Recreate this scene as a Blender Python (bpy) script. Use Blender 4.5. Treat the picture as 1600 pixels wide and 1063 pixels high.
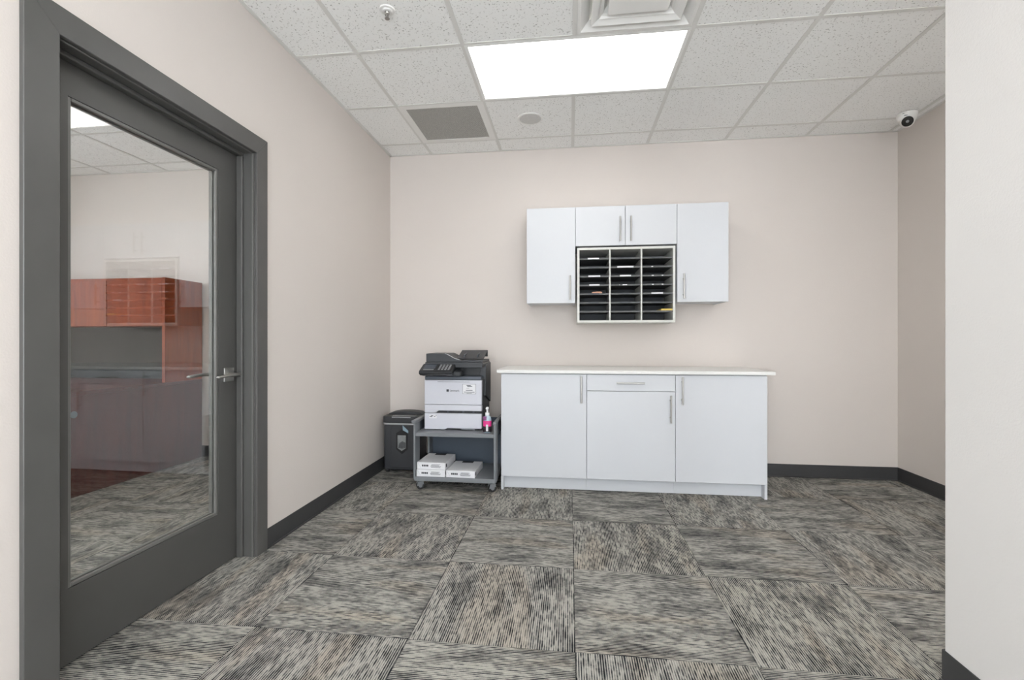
import bpy, bmesh, math, random
from mathutils import Vector, Matrix
for o in list(bpy.data.objects): bpy.data.objects.remove(o)
S = bpy.context.scene
C = S.collection
R = math.radians
random.seed(4)

# ------------------------------------------------------------------ camera, world, exposure
cam = bpy.data.cameras.new('camera')
cam.sensor_width = 36.0
cam.lens = 36.0 * 733.3 / 1600
cam.shift_y = 0.0008
cam.clip_start = 0.02
co = bpy.data.objects.new('camera', cam); C.objects.link(co)
co.location = (0, 0, 1.085)
co.rotation_euler = (math.pi / 2, 0, 0.1214)
S.camera = co
w = bpy.data.worlds.new('world'); S.world = w; w.use_nodes = True
w.node_tree.nodes['Background'].inputs[0].default_value = (0.92, 0.95, 1, 1)
w.node_tree.nodes['Background'].inputs[1].default_value = 5.2
S.view_settings.view_transform = 'Standard'
S.view_settings.look = 'None'
S.view_settings.gamma = 1.0
S.view_settings.use_curve_mapping = False
S.view_settings.exposure = 0.8
LAMP = 2.9         # radiance of the luminous ceiling panels

# ------------------------------------------------------------------ materials
def lin(c):
    return tuple(((v / 255) / 12.92 if v / 255 <= .04045 else ((v / 255 + .055) / 1.055) ** 2.4) for v in c) + (1,)
M = {}
def base_mat(name):
    m = bpy.data.materials.new(name); m.use_nodes = True
    nt = m.node_tree; b = nt.nodes['Principled BSDF']
    M[name] = m
    return m, nt, b
def N(nt, kind, **kw):
    n = nt.nodes.new(kind)
    for k, v in kw.items(): setattr(n, k, v)
    return n
def math_node(nt, op, a, b=None, c=None):
    n = nt.nodes.new('ShaderNodeMath'); n.operation = op
    for i, v in enumerate((a, b, c)):
        if v is None: continue
        if isinstance(v, (int, float)): n.inputs[i].default_value = v
        else: nt.links.new(v, n.inputs[i])
    return n.outputs[0]
def paint(name, rgb, rough=.6, var=.05, scale=6, bump=0., bscale=200, metal=0., spec=.5):
    m, nt, b = base_mat(name)
    tc = N(nt, 'ShaderNodeTexCoord'); n = N(nt, 'ShaderNodeTexNoise')
    n.inputs['Scale'].default_value = scale; n.inputs['Detail'].default_value = 3
    nt.links.new(tc.outputs['Object'], n.inputs['Vector'])
    r = N(nt, 'ShaderNodeValToRGB'); c = lin(rgb)
    r.color_ramp.elements[0].position = .3; r.color_ramp.elements[1].position = .7
    r.color_ramp.elements[0].color = tuple(v * (1 - var) for v in c[:3]) + (1,)
    r.color_ramp.elements[1].color = tuple(min(1, v * (1 + var)) for v in c[:3]) + (1,)
    nt.links.new(n.outputs['Fac'], r.inputs['Fac']); nt.links.new(r.outputs[0], b.inputs['Base Color'])
    b.inputs['Roughness'].default_value = rough; b.inputs['Metallic'].default_value = metal
    b.inputs['Specular IOR Level'].default_value = spec
    if bump:
        n2 = N(nt, 'ShaderNodeTexNoise'); n2.inputs['Scale'].default_value = bscale
        nt.links.new(tc.outputs['Object'], n2.inputs['Vector'])
        bp = N(nt, 'ShaderNodeBump'); bp.inputs['Strength'].default_value = bump; bp.inputs['Distance'].default_value = .002
        nt.links.new(n2.outputs['Fac'], bp.inputs['Height']); nt.links.new(bp.outputs[0], b.inputs['Normal'])
    return m
def emit(name, rgb, strength):
    m, nt, b = base_mat(name)
    b.inputs['Base Color'].default_value = (.8, .8, .8, 1)
    b.inputs['Emission Color'].default_value = rgb + (1,)
    b.inputs['Emission Strength'].default_value = strength
    return m

paint('wall_paint', (214, 206, 200), .75, .012, 1.2, .25, 160, spec=.3)
paint('near_wall_paint', (220, 217, 214), .75, .012, 1.2, .3, 160, spec=.3)
paint('cove_base', (58, 58, 59), .55, .06, 5)
paint('frame_paint', (84, 83, 81), .38, .05, 7, .15, 60)
paint('door_paint', (77, 76, 74), .42, .04, 7, .1, 60)
paint('bead_paint', (104, 103, 100), .35, .04, 9)
paint('grid_white', (221, 220, 216), .5, .02)
paint('lamp_frame', (236, 236, 233), .45, .02)
paint('cab_white', (202, 204, 208), .42, .008, 3)
paint('top_white', (222, 221, 218), .4, .02, 40)
paint('cab_inside', (150, 150, 150), .6, .03)
paint('satin_nickel', (178, 176, 172), .32, .03, 20, metal=1.)
paint('sorter_grey', (205, 205, 200), .5, .02)
paint('sorter_dark', (64, 67, 72), .55, .05)
paint('sorter_shelf', (84, 85, 86), .55, .05)
paint('paper_white', (224, 224, 227), .7, .02)
paint('paper_end', (205, 207, 212), .8, .03, 40)
paint('ink_grey', (120, 122, 128), .7, .05)
paint('ink_dark', (48, 50, 56), .7, .05)
paint('printer_white', (203, 204, 212), .45, .01)
paint('printer_dark', (52, 54, 58), .45, .05)
paint('printer_black', (33, 35, 38), .4, .08)
paint('printer_blue', (76, 82, 92), .4, .05)
paint('key_grey', (150, 152, 154), .5, .03)
paint('cart_grey', (122, 125, 129), .45, .04)
paint('cart_dark', (82, 88, 96), .5, .05)
paint('cart_back', (64, 74, 86), .5, .06)
paint('rubber', (36, 36, 37), .6, .08)
paint('shredder_dark', (56, 57, 60), .45, .06)
paint('shredder_black', (28, 29, 31), .4, .08)
paint('silver_plastic', (176, 178, 180), .35, .03, metal=.4)
paint('window_grey', (140, 142, 142), .25, .1, 30)
paint('shreds', (84, 86, 88), .8, .2, 120)
paint('sticker_blue', (150, 172, 186), .6, .03)
paint('outlet_white', (232, 230, 226), .4, .01)
paint('pump_white', (238, 238, 240), .4, .01)
paint('label_pink', (226, 62, 140), .5, .05, 30)
paint('label_purple', (128, 70, 118), .5, .3, 120)
paint('label_dark', (44, 36, 40), .5, .08)
paint('gel', (168, 186, 200), .15, .05)
paint('peach', (218, 166, 140), .6, .1, 60)
paint('yellow', (216, 188, 92), .6, .04)
paint('tackboard', (32, 35, 35), .9, .05, 60, .3, 400)
paint('grommet', (92, 100, 108), .5, .05)
paint('speaker_cloth', (206, 205, 202), .8, .04, 60)
paint('cam_white', (236, 235, 231), .4, .01)
paint('cam_black', (22, 20, 18), .2, .1)
paint('vent_white', (236, 235, 232), .5, .01)
emit('lamp_glow', (1., .985, .955), LAMP)

def mat_wood(name, c0, c1, rough=.35):
    m, nt, b = base_mat(name)
    tc = N(nt, 'ShaderNodeTexCoord'); mp = N(nt, 'ShaderNodeMapping'); mp.inputs['Scale'].default_value = (9, 9, .9)
    nt.links.new(tc.outputs['Object'], mp.inputs[0])
    n = N(nt, 'ShaderNodeTexNoise'); n.inputs['Scale'].default_value = 2.2; n.inputs['Detail'].default_value = 6; n.inputs['Distortion'].default_value = .6
    nt.links.new(mp.outputs[0], n.inputs['Vector'])
    r = N(nt, 'ShaderNodeValToRGB'); r.color_ramp.elements[0].color = lin(c0); r.color_ramp.elements[1].color = lin(c1)
    r.color_ramp.elements[0].position = .3; r.color_ramp.elements[1].position = .7
    nt.links.new(n.outputs['Fac'], r.inputs['Fac']); nt.links.new(r.outputs[0], b.inputs['Base Color'])
    b.inputs['Roughness'].default_value = rough; b.inputs['Specular IOR Level'].default_value = .25
mat_wood('cherry', (112, 44, 13), (142, 63, 22), .6)
mat_wood('cherry_shaded', (66, 24, 17), (86, 34, 24), .5)  # hutch wood darkened: the desk's shade is put into the colour

def mat_carpet():
    m, nt, b = base_mat('carpet'); L = nt.links.new
    tc = N(nt, 'ShaderNodeTexCoord'); oi = N(nt, 'ShaderNodeObjectInfo')
    sp = N(nt, 'ShaderNodeSeparateXYZ'); L(tc.outputs['Object'], sp.inputs[0])
    rnd = math_node(nt, 'MULTIPLY', oi.outputs['Random'], 61.)
    def noise(fx_, fy_, zoff, detail, x=None):
        cv = N(nt, 'ShaderNodeCombineXYZ')
        L(math_node(nt, 'MULTIPLY', sp.outputs['X'] if x is None else x, fx_), cv.inputs[0]); L(math_node(nt, 'MULTIPLY', sp.outputs['Y'], fy_), cv.inputs[1]); L(math_node(nt, 'ADD', rnd, zoff), cv.inputs[2])
        n = N(nt, 'ShaderNodeTexNoise'); n.inputs['Scale'].default_value = 1.; n.inputs['Detail'].default_value = detail
        L(cv.outputs[0], n.inputs['Vector']); return n.outputs['Fac']
    def rng(v, a, b_, c=0., d=1.):
        mr = N(nt, 'ShaderNodeMapRange'); mr.interpolation_type = 'SMOOTHSTEP'
        for k, q in zip((1, 2, 3, 4), (a, b_, c, d)): mr.inputs[k].default_value = q
        L(v, mr.inputs[0]); return mr.outputs[0]
    xs = math_node(nt, 'DIVIDE', sp.outputs['X'], .0082)
    xi = math_node(nt, 'FLOOR', xs); xf = math_node(nt, 'FRACT', xs)
    line = rng(math_node(nt, 'ABSOLUTE', math_node(nt, 'SUBTRACT', xf, .5)), .14, .36, 1., 0.)      # yarn row in the middle of each rib
    dash = noise(3.71, 17., 0., 2.5, xi)          # broken dark dashes, a fresh run for every row
    dash2 = noise(5.3, 22., 31., 2., xi)          # pale dashes of the other yarn
    drift = noise(13., 4.2, 7., 2.)               # soft drifts of light and dark across the tile
    tintn = noise(8., 1.6, 17., 1.)
    fz = N(nt, 'ShaderNodeTexNoise'); fz.inputs['Scale'].default_value = 360.; fz.inputs['Detail'].default_value = 2.
    L(tc.outputs['Object'], fz.inputs['Vector'])
    dk = math_node(nt, 'ADD', math_node(nt, 'MULTIPLY', dash, .62), math_node(nt, 'MULTIPLY', drift, .38))
    dk = rng(dk, .40, .60)
    amt = math_node(nt, 'ADD', math_node(nt, 'MULTIPLY', math_node(nt, 'MULTIPLY', line, dk), .50), math_node(nt, 'MULTIPLY', rng(drift, .45, .72), .22))
    amt = math_node(nt, 'ADD', amt, math_node(nt, 'MULTIPLY', rng(dash2, .42, .68), .34))
    amt = math_node(nt, 'ADD', amt, math_node(nt, 'MULTIPLY', math_node(nt, 'SUBTRACT', fz.outputs['Fac'], .5), .5))
    amt = math_node(nt, 'ADD', amt, math_node(nt, 'MULTIPLY', line, .24))
    r = N(nt, 'ShaderNodeValToRGB'); L(amt, r.inputs['Fac'])
    e = r.color_ramp.elements
    e[0].position = -.0; e[0].color = lin((178, 174, 166))
    e[1].position = .95; e[1].color = lin((28, 30, 34))
    k = e.new(.3); k.color = lin((142, 140, 134))
    k = e.new(.6); k.color = lin((78, 79, 80))
    br = N(nt, 'ShaderNodeMix', data_type='RGBA', blend_type='MULTIPLY')
    L(rng(tintn, .54, .68), br.inputs['Factor'])
    L(r.outputs[0], br.inputs['A']); br.inputs['B'].default_value = (1., .95, .905, 1)
    L(br.outputs['Result'], b.inputs['Base Color'])
    b.inputs['Roughness'].default_value = .95; b.inputs['Specular IOR Level'].default_value = .15
    bp = N(nt, 'ShaderNodeBump'); bp.inputs['Strength'].default_value = .4; bp.inputs['Distance'].default_value = .003
    L(math_node(nt, 'SUBTRACT', fz.outputs['Fac'], line), bp.inputs['Height']); L(bp.outputs[0], b.inputs['Normal'])
mat_carpet()

def mat_ceiling():
    m, nt, b = base_mat('ceiling_board'); L = nt.links.new
    tc = N(nt, 'ShaderNodeTexCoord'); oi = N(nt, 'ShaderNodeObjectInfo')
    ad = N(nt, 'ShaderNodeVectorMath', operation='ADD'); L(tc.outputs['Object'], ad.inputs[0])
    cb = N(nt, 'ShaderNodeCombineXYZ'); L(math_node(nt, 'MULTIPLY', oi.outputs['Random'], 40.), cb.inputs[2]); L(cb.outputs[0], ad.inputs[1])
    n = N(nt, 'ShaderNodeTexNoise'); n.inputs['Scale'].default_value = 105.; n.inputs['Detail'].default_value = 1.5; n.inputs['Roughness'].default_value = .6
    L(ad.outputs[0], n.inputs['Vector'])
    r = N(nt, 'ShaderNodeValToRGB'); L(n.outputs['Fac'], r.inputs['Fac'])
    e = r.color_ramp.elements; e[0].position = .295; e[0].color = lin((184, 182, 178)); e[1].position = .385; e[1].color = lin((246, 246, 244))
    L(r.outputs[0], b.inputs['Base Color']); b.inputs['Roughness'].default_value = .9; b.inputs['Specular IOR Level'].default_value = .2
    bp = N(nt, 'ShaderNodeBump'); bp.inputs['Strength'].default_value = .35; bp.inputs['Distance'].default_value = .003
    L(r.outputs[0], bp.inputs['Height']); L(bp.outputs[0], b.inputs['Normal'])
mat_ceiling()

def mat_perforated():
    m, nt, b = base_mat('perforated'); L = nt.links.new
    tc = N(nt, 'ShaderNodeTexCoord')
    v = N(nt, 'ShaderNodeTexVoronoi'); v.inputs['Scale'].default_value = 150.; v.inputs['Randomness'].default_value = .15
    L(tc.outputs['Object'], v.inputs['Vector'])
    r = N(nt, 'ShaderNodeValToRGB'); L(v.outputs['Distance'], r.inputs['Fac'])
    e = r.color_ramp.elements; e[0].position = .3; e[0].color = lin((98, 97, 93)); e[1].position = .48; e[1].color = lin((186, 185, 180))
    L(r.outputs[0], b.inputs['Base Color']); b.inputs['Roughness'].default_value = .6
mat_perforated()

def mat_glass():
    # thin clear pane: Schlick reflection over straight transmission
    m, nt, b = base_mat('pane_glass'); L = nt.links.new
    nt.nodes.remove(b); out = nt.nodes['Material Output']
    lw = N(nt, 'ShaderNodeLayerWeight'); lw.inputs['Blend'].default_value = .5
    fac = math_node(nt, 'ADD', math_node(nt, 'MULTIPLY', math_node(nt, 'POWER', lw.outputs['Facing'], 5.), .925), .075)
    t = N(nt, 'ShaderNodeBsdfTransparent'); t.inputs[0].default_value = (.97, .98, .975, 1)
    g = N(nt, 'ShaderNodeBsdfGlossy'); g.inputs['Roughness'].default_value = 0.; g.inputs[0].default_value = (1, 1, 1, 1)
    mx = N(nt, 'ShaderNodeMixShader'); L(fac, mx.inputs[0]); L(t.outputs[0], mx.inputs[1]); L(g.outputs[0], mx.inputs[2])
    L(mx.outputs[0], out.inputs['Surface'])
mat_glass()
def mat_clear(name, tint, ior=1.35):
    m, nt, b = base_mat(name)
    b.inputs['Base Color'].default_value = tint + (1,); b.inputs['Roughness'].default_value = .08
    b.inputs['Transmission Weight'].default_value = .75; b.inputs['IOR'].default_value = ior
mat_clear('clear_bottle', (.72, .82, .9))

# ------------------------------------------------------------------ mesh helpers (world coordinates, re-based on the parent)
ORG = {}
def obj(name, bm, mat, parent=None):
    me = bpy.data.meshes.new(name)
    o = bpy.data.objects.new(name, me); C.objects.link(o)
    org = Vector((0, 0, 0))
    if parent is not None:
        org = ORG[parent]; o.parent = parent
    bmesh.ops.recalc_face_normals(bm, faces=bm.faces)
    bm.transform(Matrix.Translation(-org)); bm.to_mesh(me); bm.free()
    if isinstance(mat, str): mat = [mat]
    for k in mat: me.materials.append(M[k])
    ORG[o] = org
    return o
def single(name, bm, mat, loc, label, cat, group=None):
    """top-level thing that is one mesh, origin at loc"""
    me = bpy.data.meshes.new(name); o = bpy.data.objects.new(name, me); C.objects.link(o)
    bmesh.ops.recalc_face_normals(bm, faces=bm.faces)
    bm.transform(Matrix.Translation(-Vector(loc))); bm.to_mesh(me); bm.free()
    me.materials.append(M[mat]); o.location = loc; ORG[o] = Vector(loc)
    o['label'] = label; o['category'] = cat
    if group: o['group'] = group
    return o
def thing(name, label, cat, loc, group=None):
    o = bpy.data.objects.new(name, None); C.objects.link(o); o.location = loc; o.empty_display_size = .05
    o['label'] = label; o['category'] = cat
    if group: o['group'] = group
    ORG[o] = Vector(loc)
    return o
def struct(name, bm, mat, label=None, cat=None):
    o = obj(name, bm, mat); o['kind'] = 'structure'
    if label: o['label'] = label
    if cat: o['category'] = cat
    return o
def new(): return bmesh.new()
def box(bm, x0, x1, y0, y1, z0, z1, bev=0., seg=1):
    b = bmesh.new()
    vs = [b.verts.new((x, y, z)) for x in (x0, x1) for y in (y0, y1) for z in (z0, z1)]
    for f in ((0, 1, 3, 2), (4, 6, 7, 5), (0, 4, 5, 1), (2, 3, 7, 6), (0, 2, 6, 4), (1, 5, 7, 3)):
        b.faces.new([vs[i] for i in f])
    if bev: bmesh.ops.bevel(b, geom=list(b.edges), offset=bev, segments=seg, affect='EDGES', profile=.5)
    merge(bm, b); return bm
def merge(bm, b, mtx=None):
    if mtx is not None: b.transform(mtx)
    bmesh.ops.recalc_face_normals(b, faces=b.faces)
    me = bpy.data.meshes.new('tmp'); b.to_mesh(me); b.free(); bm.from_mesh(me); bpy.data.meshes.remove(me)
def B(*a, **k): return box(new(), *a, **k)
def prism(bm, pts, axis, a, b_, bev=0.):
    """polygon pts in the two other axes (in xyz order), extruded along axis from a to b_"""
    b = bmesh.new()
    def P(p, t):
        q = list(p); q.insert('xyz'.index(axis), t); return q
    A = [b.verts.new(P(p, a)) for p in pts]; Z = [b.verts.new(P(p, b_)) for p in pts]
    b.faces.new(A); b.faces.new(Z[::-1]); n = len(pts)
    for i in range(n): b.faces.new((A[i], A[(i + 1) % n], Z[(i + 1) % n], Z[i]))
    if bev: 
        bmesh.ops.recalc_face_normals(b, faces=b.faces)
        bmesh.ops.bevel(b, geom=list(b.edges), offset=bev, segments=1, affect='EDGES', profile=.5)
    merge(bm, b); return bm
def cyl(bm, p, q, r, n=16, r2=None):
    p, q = Vector(p), Vector(q); d = q - p
    b = bmesh.new()
    bmesh.ops.create_cone(b, cap_ends=True, segments=n, radius1=r, radius2=r if r2 is None else r2, depth=d.length)
    merge(bm, b, Matrix.Translation((p + q) / 2) @ d.to_track_quat('Z', 'Y').to_matrix().to_4x4()); return bm
def lathe(bm, c, prof, n=24, axis=None):
    """prof: (radius, height) list round a vertical line through c (or along axis)"""
    b = bmesh.new(); rings = []
    for r, h in prof:
        rings.append([b.verts.new((max(r, 1e-5) * math.cos(2 * math.pi * i / n), max(r, 1e-5) * math.sin(2 * math.pi * i / n), h)) for i in range(n)])
    for a, z in zip(rings, rings[1:]):
        for i in range(n): b.faces.new((a[i], a[(i + 1) % n], z[(i + 1) % n], z[i]))
    b.faces.new(rings[0][::-1]); b.faces.new(rings[-1])
    bmesh.ops.remove_doubles(b, verts=b.verts, dist=1e-4)
    mt = Matrix.Translation(c)
    if axis is not None: mt = mt @ Vector(axis).to_track_quat('Z', 'Y').to_matrix().to_4x4()
    merge(bm, b, mt); return bm
def smooth(o, ang=35):
    for p in o.data.polygons: p.use_smooth = True
    o.data.set_sharp_from_angle(angle=R(ang)) if hasattr(o.data, 'set_sharp_from_angle') else None
    return o
def text_mesh(name, body, size, mtx, mat, parent, depth=.0006):
    cu = bpy.data.curves.new(name, 'FONT'); cu.body = body; cu.size = size; cu.extrude = depth; cu.align_x = 'LEFT'
    t = bpy.data.objects.new(name + '_tmp', cu); C.objects.link(t)
    dg = bpy.context.evaluated_depsgraph_get(); me = bpy.data.meshes.new_from_object(t.evaluated_get(dg))
    bpy.data.objects.remove(t); bpy.data.curves.remove(cu)
    b = bmesh.new(); b.from_mesh(me); bpy.data.meshes.remove(me); b.transform(mtx)
    return obj(name, b, mat, parent)

# ------------------------------------------------------------------ dimensions read from the photograph
XL, XR, YB, HC = -1.569, 2.534, 3.983, 2.710
WT = .125                                  # partition thickness
XN, YN = 1.185, 1.65                       # near right wall face and its corner
YW = -.45                                  # where the near wing wall ends behind the viewer
YR = -1.75                                 # rear of the room
OX, OY = -5.6, 4.03                        # far side and back of the office
OH = 2.694                                 # office ceiling
T = .6096; GX, GY = .0286, 2.5246          # ceiling grid
SC, FX, FY = .6031, .0211, 2.8559          # carpet module
DY0, DY1, DZ = 1.264, 2.18, 2.027          # door opening

# ------------------------------------------------------------------ floor of carpet tiles
floor = struct('floor', B(OX - .1, XR + .12, YR - .1, OY + .1, -.2, -.012), 'rubber', 'floor laid with streaked grey carpet tiles', 'floor')
cache = {}
def carpet_tile(i, j):
    cx, cy = FX + (i + .5) * SC, FY + (j + .5) * SC
    g = .0007
    x0, x1 = max(cx - SC / 2 + g, OX), min(cx + SC / 2 - g, XR)
    y0, y1 = max(cy - SC / 2 + g, YR), min(cy + SC / 2 - g, OY if cx < XL else YB)
    if x1 - x0 < .01 or y1 - y0 < .01: return
    rot = (i + j + 1) % 2                       # quarter-turn laying
    a = [x0 - cx, x1 - cx, y0 - cy, y1 - cy]
    if rot: a = [a[2], a[3], -a[1], -a[0]]
    key = tuple(round(v, 4) for v in a)
    if key not in cache:
        bm = B(a[0], a[1], a[2], a[3], -.012, 0, bev=.0012)
        me = bpy.data.meshes.new('carpet_tile'); bm.to_mesh(me); bm.free(); me.materials.append(M['carpet']); cache[key] = me
    o = bpy.data.objects.new('carpet_tile', cache[key]); C.objects.link(o)
    o.location = (cx, cy, 0); o.rotation_euler.z = math.pi / 2 if rot else 0; o.parent = floor
for j in range(-10, 3):
    for i in range(-10, 5): carpet_tile(i, j)

# ------------------------------------------------------------------ walls
struct('wall_back', B(XL - WT * .5, XR + .12, YB, YB + .16, 0, 2.95), 'wall_paint', 'beige painted wall behind the white cabinets', 'wall')
bm = new()
box(bm, XL - WT, XL, YR, DY0 - .028, 0, 2.95); box(bm, XL - WT, XL, DY1 + .028, YB, 0, 2.95); box(bm, XL - WT, XL, DY0 - .028, DY1 + .028, DZ + .028, 2.95)
struct('wall_left', bm, 'wall_paint', 'beige painted wall with the dark framed glass door', 'wall')
struct('wall_right', B(XR, XR + .12, YR, YB, 0, 2.95), 'wall_paint', 'beige painted alcove wall on the far side of the cabinets', 'wall')
struct('wall_near', B(XN, XN + .125, YW, YN, 0, 2.95, bev=.006, seg=2), 'near_wall_paint', 'off-white wall end at the right edge of the picture', 'wall')
WX0, WX1, WZ0, WZ1 = -1.4, 2.36, .12, 2.6  # unseen window opening, added to bring daylight in from behind
bm = new(); box(bm, XL - WT, WX0, YR - .12, YR, 0, 2.95); box(bm, WX1, XR + .12, YR - .12, YR, 0, 2.95); box(bm, WX0, WX1, YR - .12, YR, 0, WZ0); box(bm, WX0, WX1, YR - .12, YR, WZ1, 2.95)
struct('wall_rear', bm, 'wall_paint', 'beige wall with a wide added window behind the viewer', 'wall')
bm = new(); f = .05
for q in ((WX0, WX1, WZ0, WZ0 + f), (WX0, WX1, WZ1 - f, WZ1), (WX0, WX0 + f, WZ0 + f, WZ1 - f), (WX1 - f, WX1, WZ0 + f, WZ1 - f), ((WX0 + WX1) / 2 - f / 2, (WX0 + WX1) / 2 + f / 2, WZ0 + f, WZ1 - f)): box(bm, q[0], q[1], YR - .09, YR - .03, q[2], q[3])
win = struct('added_window_1', bm, 'frame_paint', 'dark framed window added behind the viewer for daylight', 'window')
for a, b_ in ((WX0 + f, (WX0 + WX1) / 2 - f / 2), ((WX0 + WX1) / 2 + f / 2, WX1 - f)): obj('glass_pane', B(a, b_, YR - .063, YR - .057, WZ0 + f, WZ1 - f), 'pane_glass', win)
struct('wall_office_back', B(OX - .12, XL - WT * .5, OY, OY + .16, 0, 2.95), 'wall_paint', 'pale wall at the back of the office beyond the glass', 'wall')
bm = new(); oy0, oy1, oz0, oz1 = -1.5, 2.5, .7, 2.5  # unseen office window, added to brighten the room beyond the glass
box(bm, OX - .12, OX, YR, oy0, 0, 2.95); box(bm, OX - .12, OX, oy1, OY, 0, 2.95); box(bm, OX - .12, OX, oy0, oy1, 0, oz0); box(bm, OX - .12, OX, oy0, oy1, oz1, 2.95)
struct('wall_office_far', bm, 'wall_paint', 'pale far wall of the office with a long added window', 'wall')
bm = new(); f = .05; ym = (oy0 + oy1) / 2
for q in ((oy0, oy1, oz0, oz0 + f), (oy0, oy1, oz1 - f, oz1), (oy0, oy0 + f, oz0 + f, oz1 - f), (oy1 - f, oy1, oz0 + f, oz1 - f), (ym - f / 2, ym + f / 2, oz0 + f, oz1 - f)): box(bm, OX - .09, OX - .03, q[0], q[1], q[2], q[3])
win = struct('added_window_2', bm, 'frame_paint', 'dark framed long window added in the office for daylight', 'window')
for a, b_ in ((oy0 + f, ym - f / 2), (ym + f / 2, oy1 - f)): obj('glass_pane', B(OX - .063, OX - .057, a, b_, oz0 + f, oz1 - f), 'pane_glass', win)
struct('wall_office_rear', B(OX - .12, XL - WT, YR - .12, YR, 0, 2.95), 'wall_paint', 'pale rear wall of the office', 'wall')

def cove(name, pts, label):
    """pts: run along a wall; each run a box with a small toe at the floor"""
    bm = new()
    for (x0, x1, y0, y1, tx0, tx1, ty0, ty1) in pts:
        box(bm, x0, x1, y0, y1, .0, .102, bev=.0015); box(bm, tx0, tx1, ty0, ty1, 0, .008, bev=.003)
    struct(name, bm, 'cove_base', label, 'baseboard')
cove('baseboard_back', [(XL, XR, YB - .005, YB, XL, XR, YB - .016, YB)], 'dark rubber cove base along the back wall')
cove('baseboard_left', [(XL, XL + .005, DY1 + .084, YB - .005, XL, XL + .016, DY1 + .084, YB - .016), (XL, XL + .005, YR, DY0 - .098, XL, XL + .016, YR, DY0 - .098)], 'dark rubber cove base along the wall of the glass door')
cove('baseboard_right', [(XR - .005, XR, YR, YB - .005, XR - .016, XR, YR, YB - .016)], 'dark rubber cove base in the alcove')
cove('baseboard_near', [(XN - .005, XN, YW, YN + .004, XN - .016, XN, YW, YN + .004), (XN, XN + .125, YN, YN + .005, XN, XN + .125, YN, YN + .016)], 'dark rubber cove base at the near wall end')
cove('baseboard_office', [(OX, XL - WT, OY - .005, OY, OX, XL - WT, OY - .016, OY)], 'dark rubber cove base on the office wall beyond the glass')

# ------------------------------------------------------------------ suspended ceilings
def ceiling(name, label, X0, X1, Y0, Y1, H, gx, gy, holes, skip=None):
    root = struct(name, B(X0 - .05, X1 + .05, Y0 - .05, Y1 + .05, H + .12, H + .2), 'grid_white', label, 'ceiling')
    xs = [gx + k * T for k in range(-30, 30) if X0 + .01 < gx + k * T < X1 - .01]
    ys = [gy + k * T for k in range(-30, 30) if Y0 + .01 < gy + k * T < Y1 - .01]
    ex, ey = [X0] + xs + [X1], [Y0] + ys + [Y1]
    tc = {}
    bw = .012
    for a, b_ in zip(ex, ex[1:]):
        for c, d in zip(ey, ey[1:]):
            mx, my = (a + b_) / 2, (c + d) / 2
            if skip and skip(mx, my): continue
            if any(h[0] < mx < h[1] and h[2] < my < h[3] for h in holes): continue
            key = (round(b_ - a, 3), round(d - c, 3))
            if key not in tc:
                bm = B(-(b_ - a) / 2 + .003, (b_ - a) / 2 - .003, -(d - c) / 2 + .003, (d - c) / 2 - .003, .003, .019)
                me = bpy.data.meshes.new('ceiling_tile'); bm.to_mesh(me); bm.free(); me.materials.append(M['ceiling_board']); tc[key] = me
            o = bpy.data.objects.new('ceiling_tile', tc[key]); C.objects.link(o); o.location = (mx, my, H); o.parent = root
    for x in xs:
        segs = [(Y0, Y1)]
        for h in holes:
            if h[0] + .05 < x < h[1] - .05: segs = [q for s in segs for q in ((s[0], min(s[1], h[2])), (max(s[0], h[3]), s[1])) if q[1] - q[0] > .02]
        for s in segs: obj('grid_bar', B(x - bw, x + bw, s[0], s[1], H - .0008, H + .0025, bev=.0005), 'grid_white', root)
    for y in ys:
        segs = [(X0, X1)]
        for h in holes:
            if h[2] + .05 < y < h[3] - .05: segs = [q for s in segs for q in ((s[0], min(s[1], h[0])), (max(s[0], h[1]), s[1])) if q[1] - q[0] > .02]
        for s in segs: obj('grid_bar', B(s[0], s[1], y - bw, y + bw, H - .0004, H + .0025, bev=.0003), 'grid_white', root)
    for q in ((X0, X0 + .022, Y0, Y1), (X1 - .022, X1, Y0, Y1), (X0, X1, Y0, Y0 + .022), (X0, X1, Y1 - .022, Y1)):
        obj('wall_angle', B(*q, H - .0012, H + .0025, bev=.0005), 'grid_white', root)
    return root
def col(k): return GX + (k - 3) * T
def row(k): return GY + (k - 1) * T
main_lights = [(col(2), col(4), row(1), row(2)), (col(2), col(4), row(-3), row(-2)), (col(5), col(7), row(-1), row(0)), (col(5), col(7), row(-5), row(-4))]  # first panel is in view; the others are unseen, added for light
supply = (col(3), col(4), row(0), row(1)); grille = (col(1), col(2), row(2), row(3))
ceiling('ceiling', 'white speckled suspended ceiling above the copy room', XL, XR, YR, YB, HC, GX, GY, main_lights + [supply, grille])
OGX, OGY = -3.775, 3.835
def ocol(k): return OGX + k * T
def orow(k): return OGY + k * T
added_office_lights = [(ocol(-2), ocol(0), orow(-4), orow(-3)), (ocol(-2), ocol(0), orow(-8), orow(-7)), (ocol(1), ocol(3), orow(-4), orow(-3))]  # unseen panels, all added to light the office
ceiling('ceiling_office', 'pale suspended ceiling of the office beyond the glass', OX, XL - WT, YR, OY, OH, OGX, OGY, added_office_lights)

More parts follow.
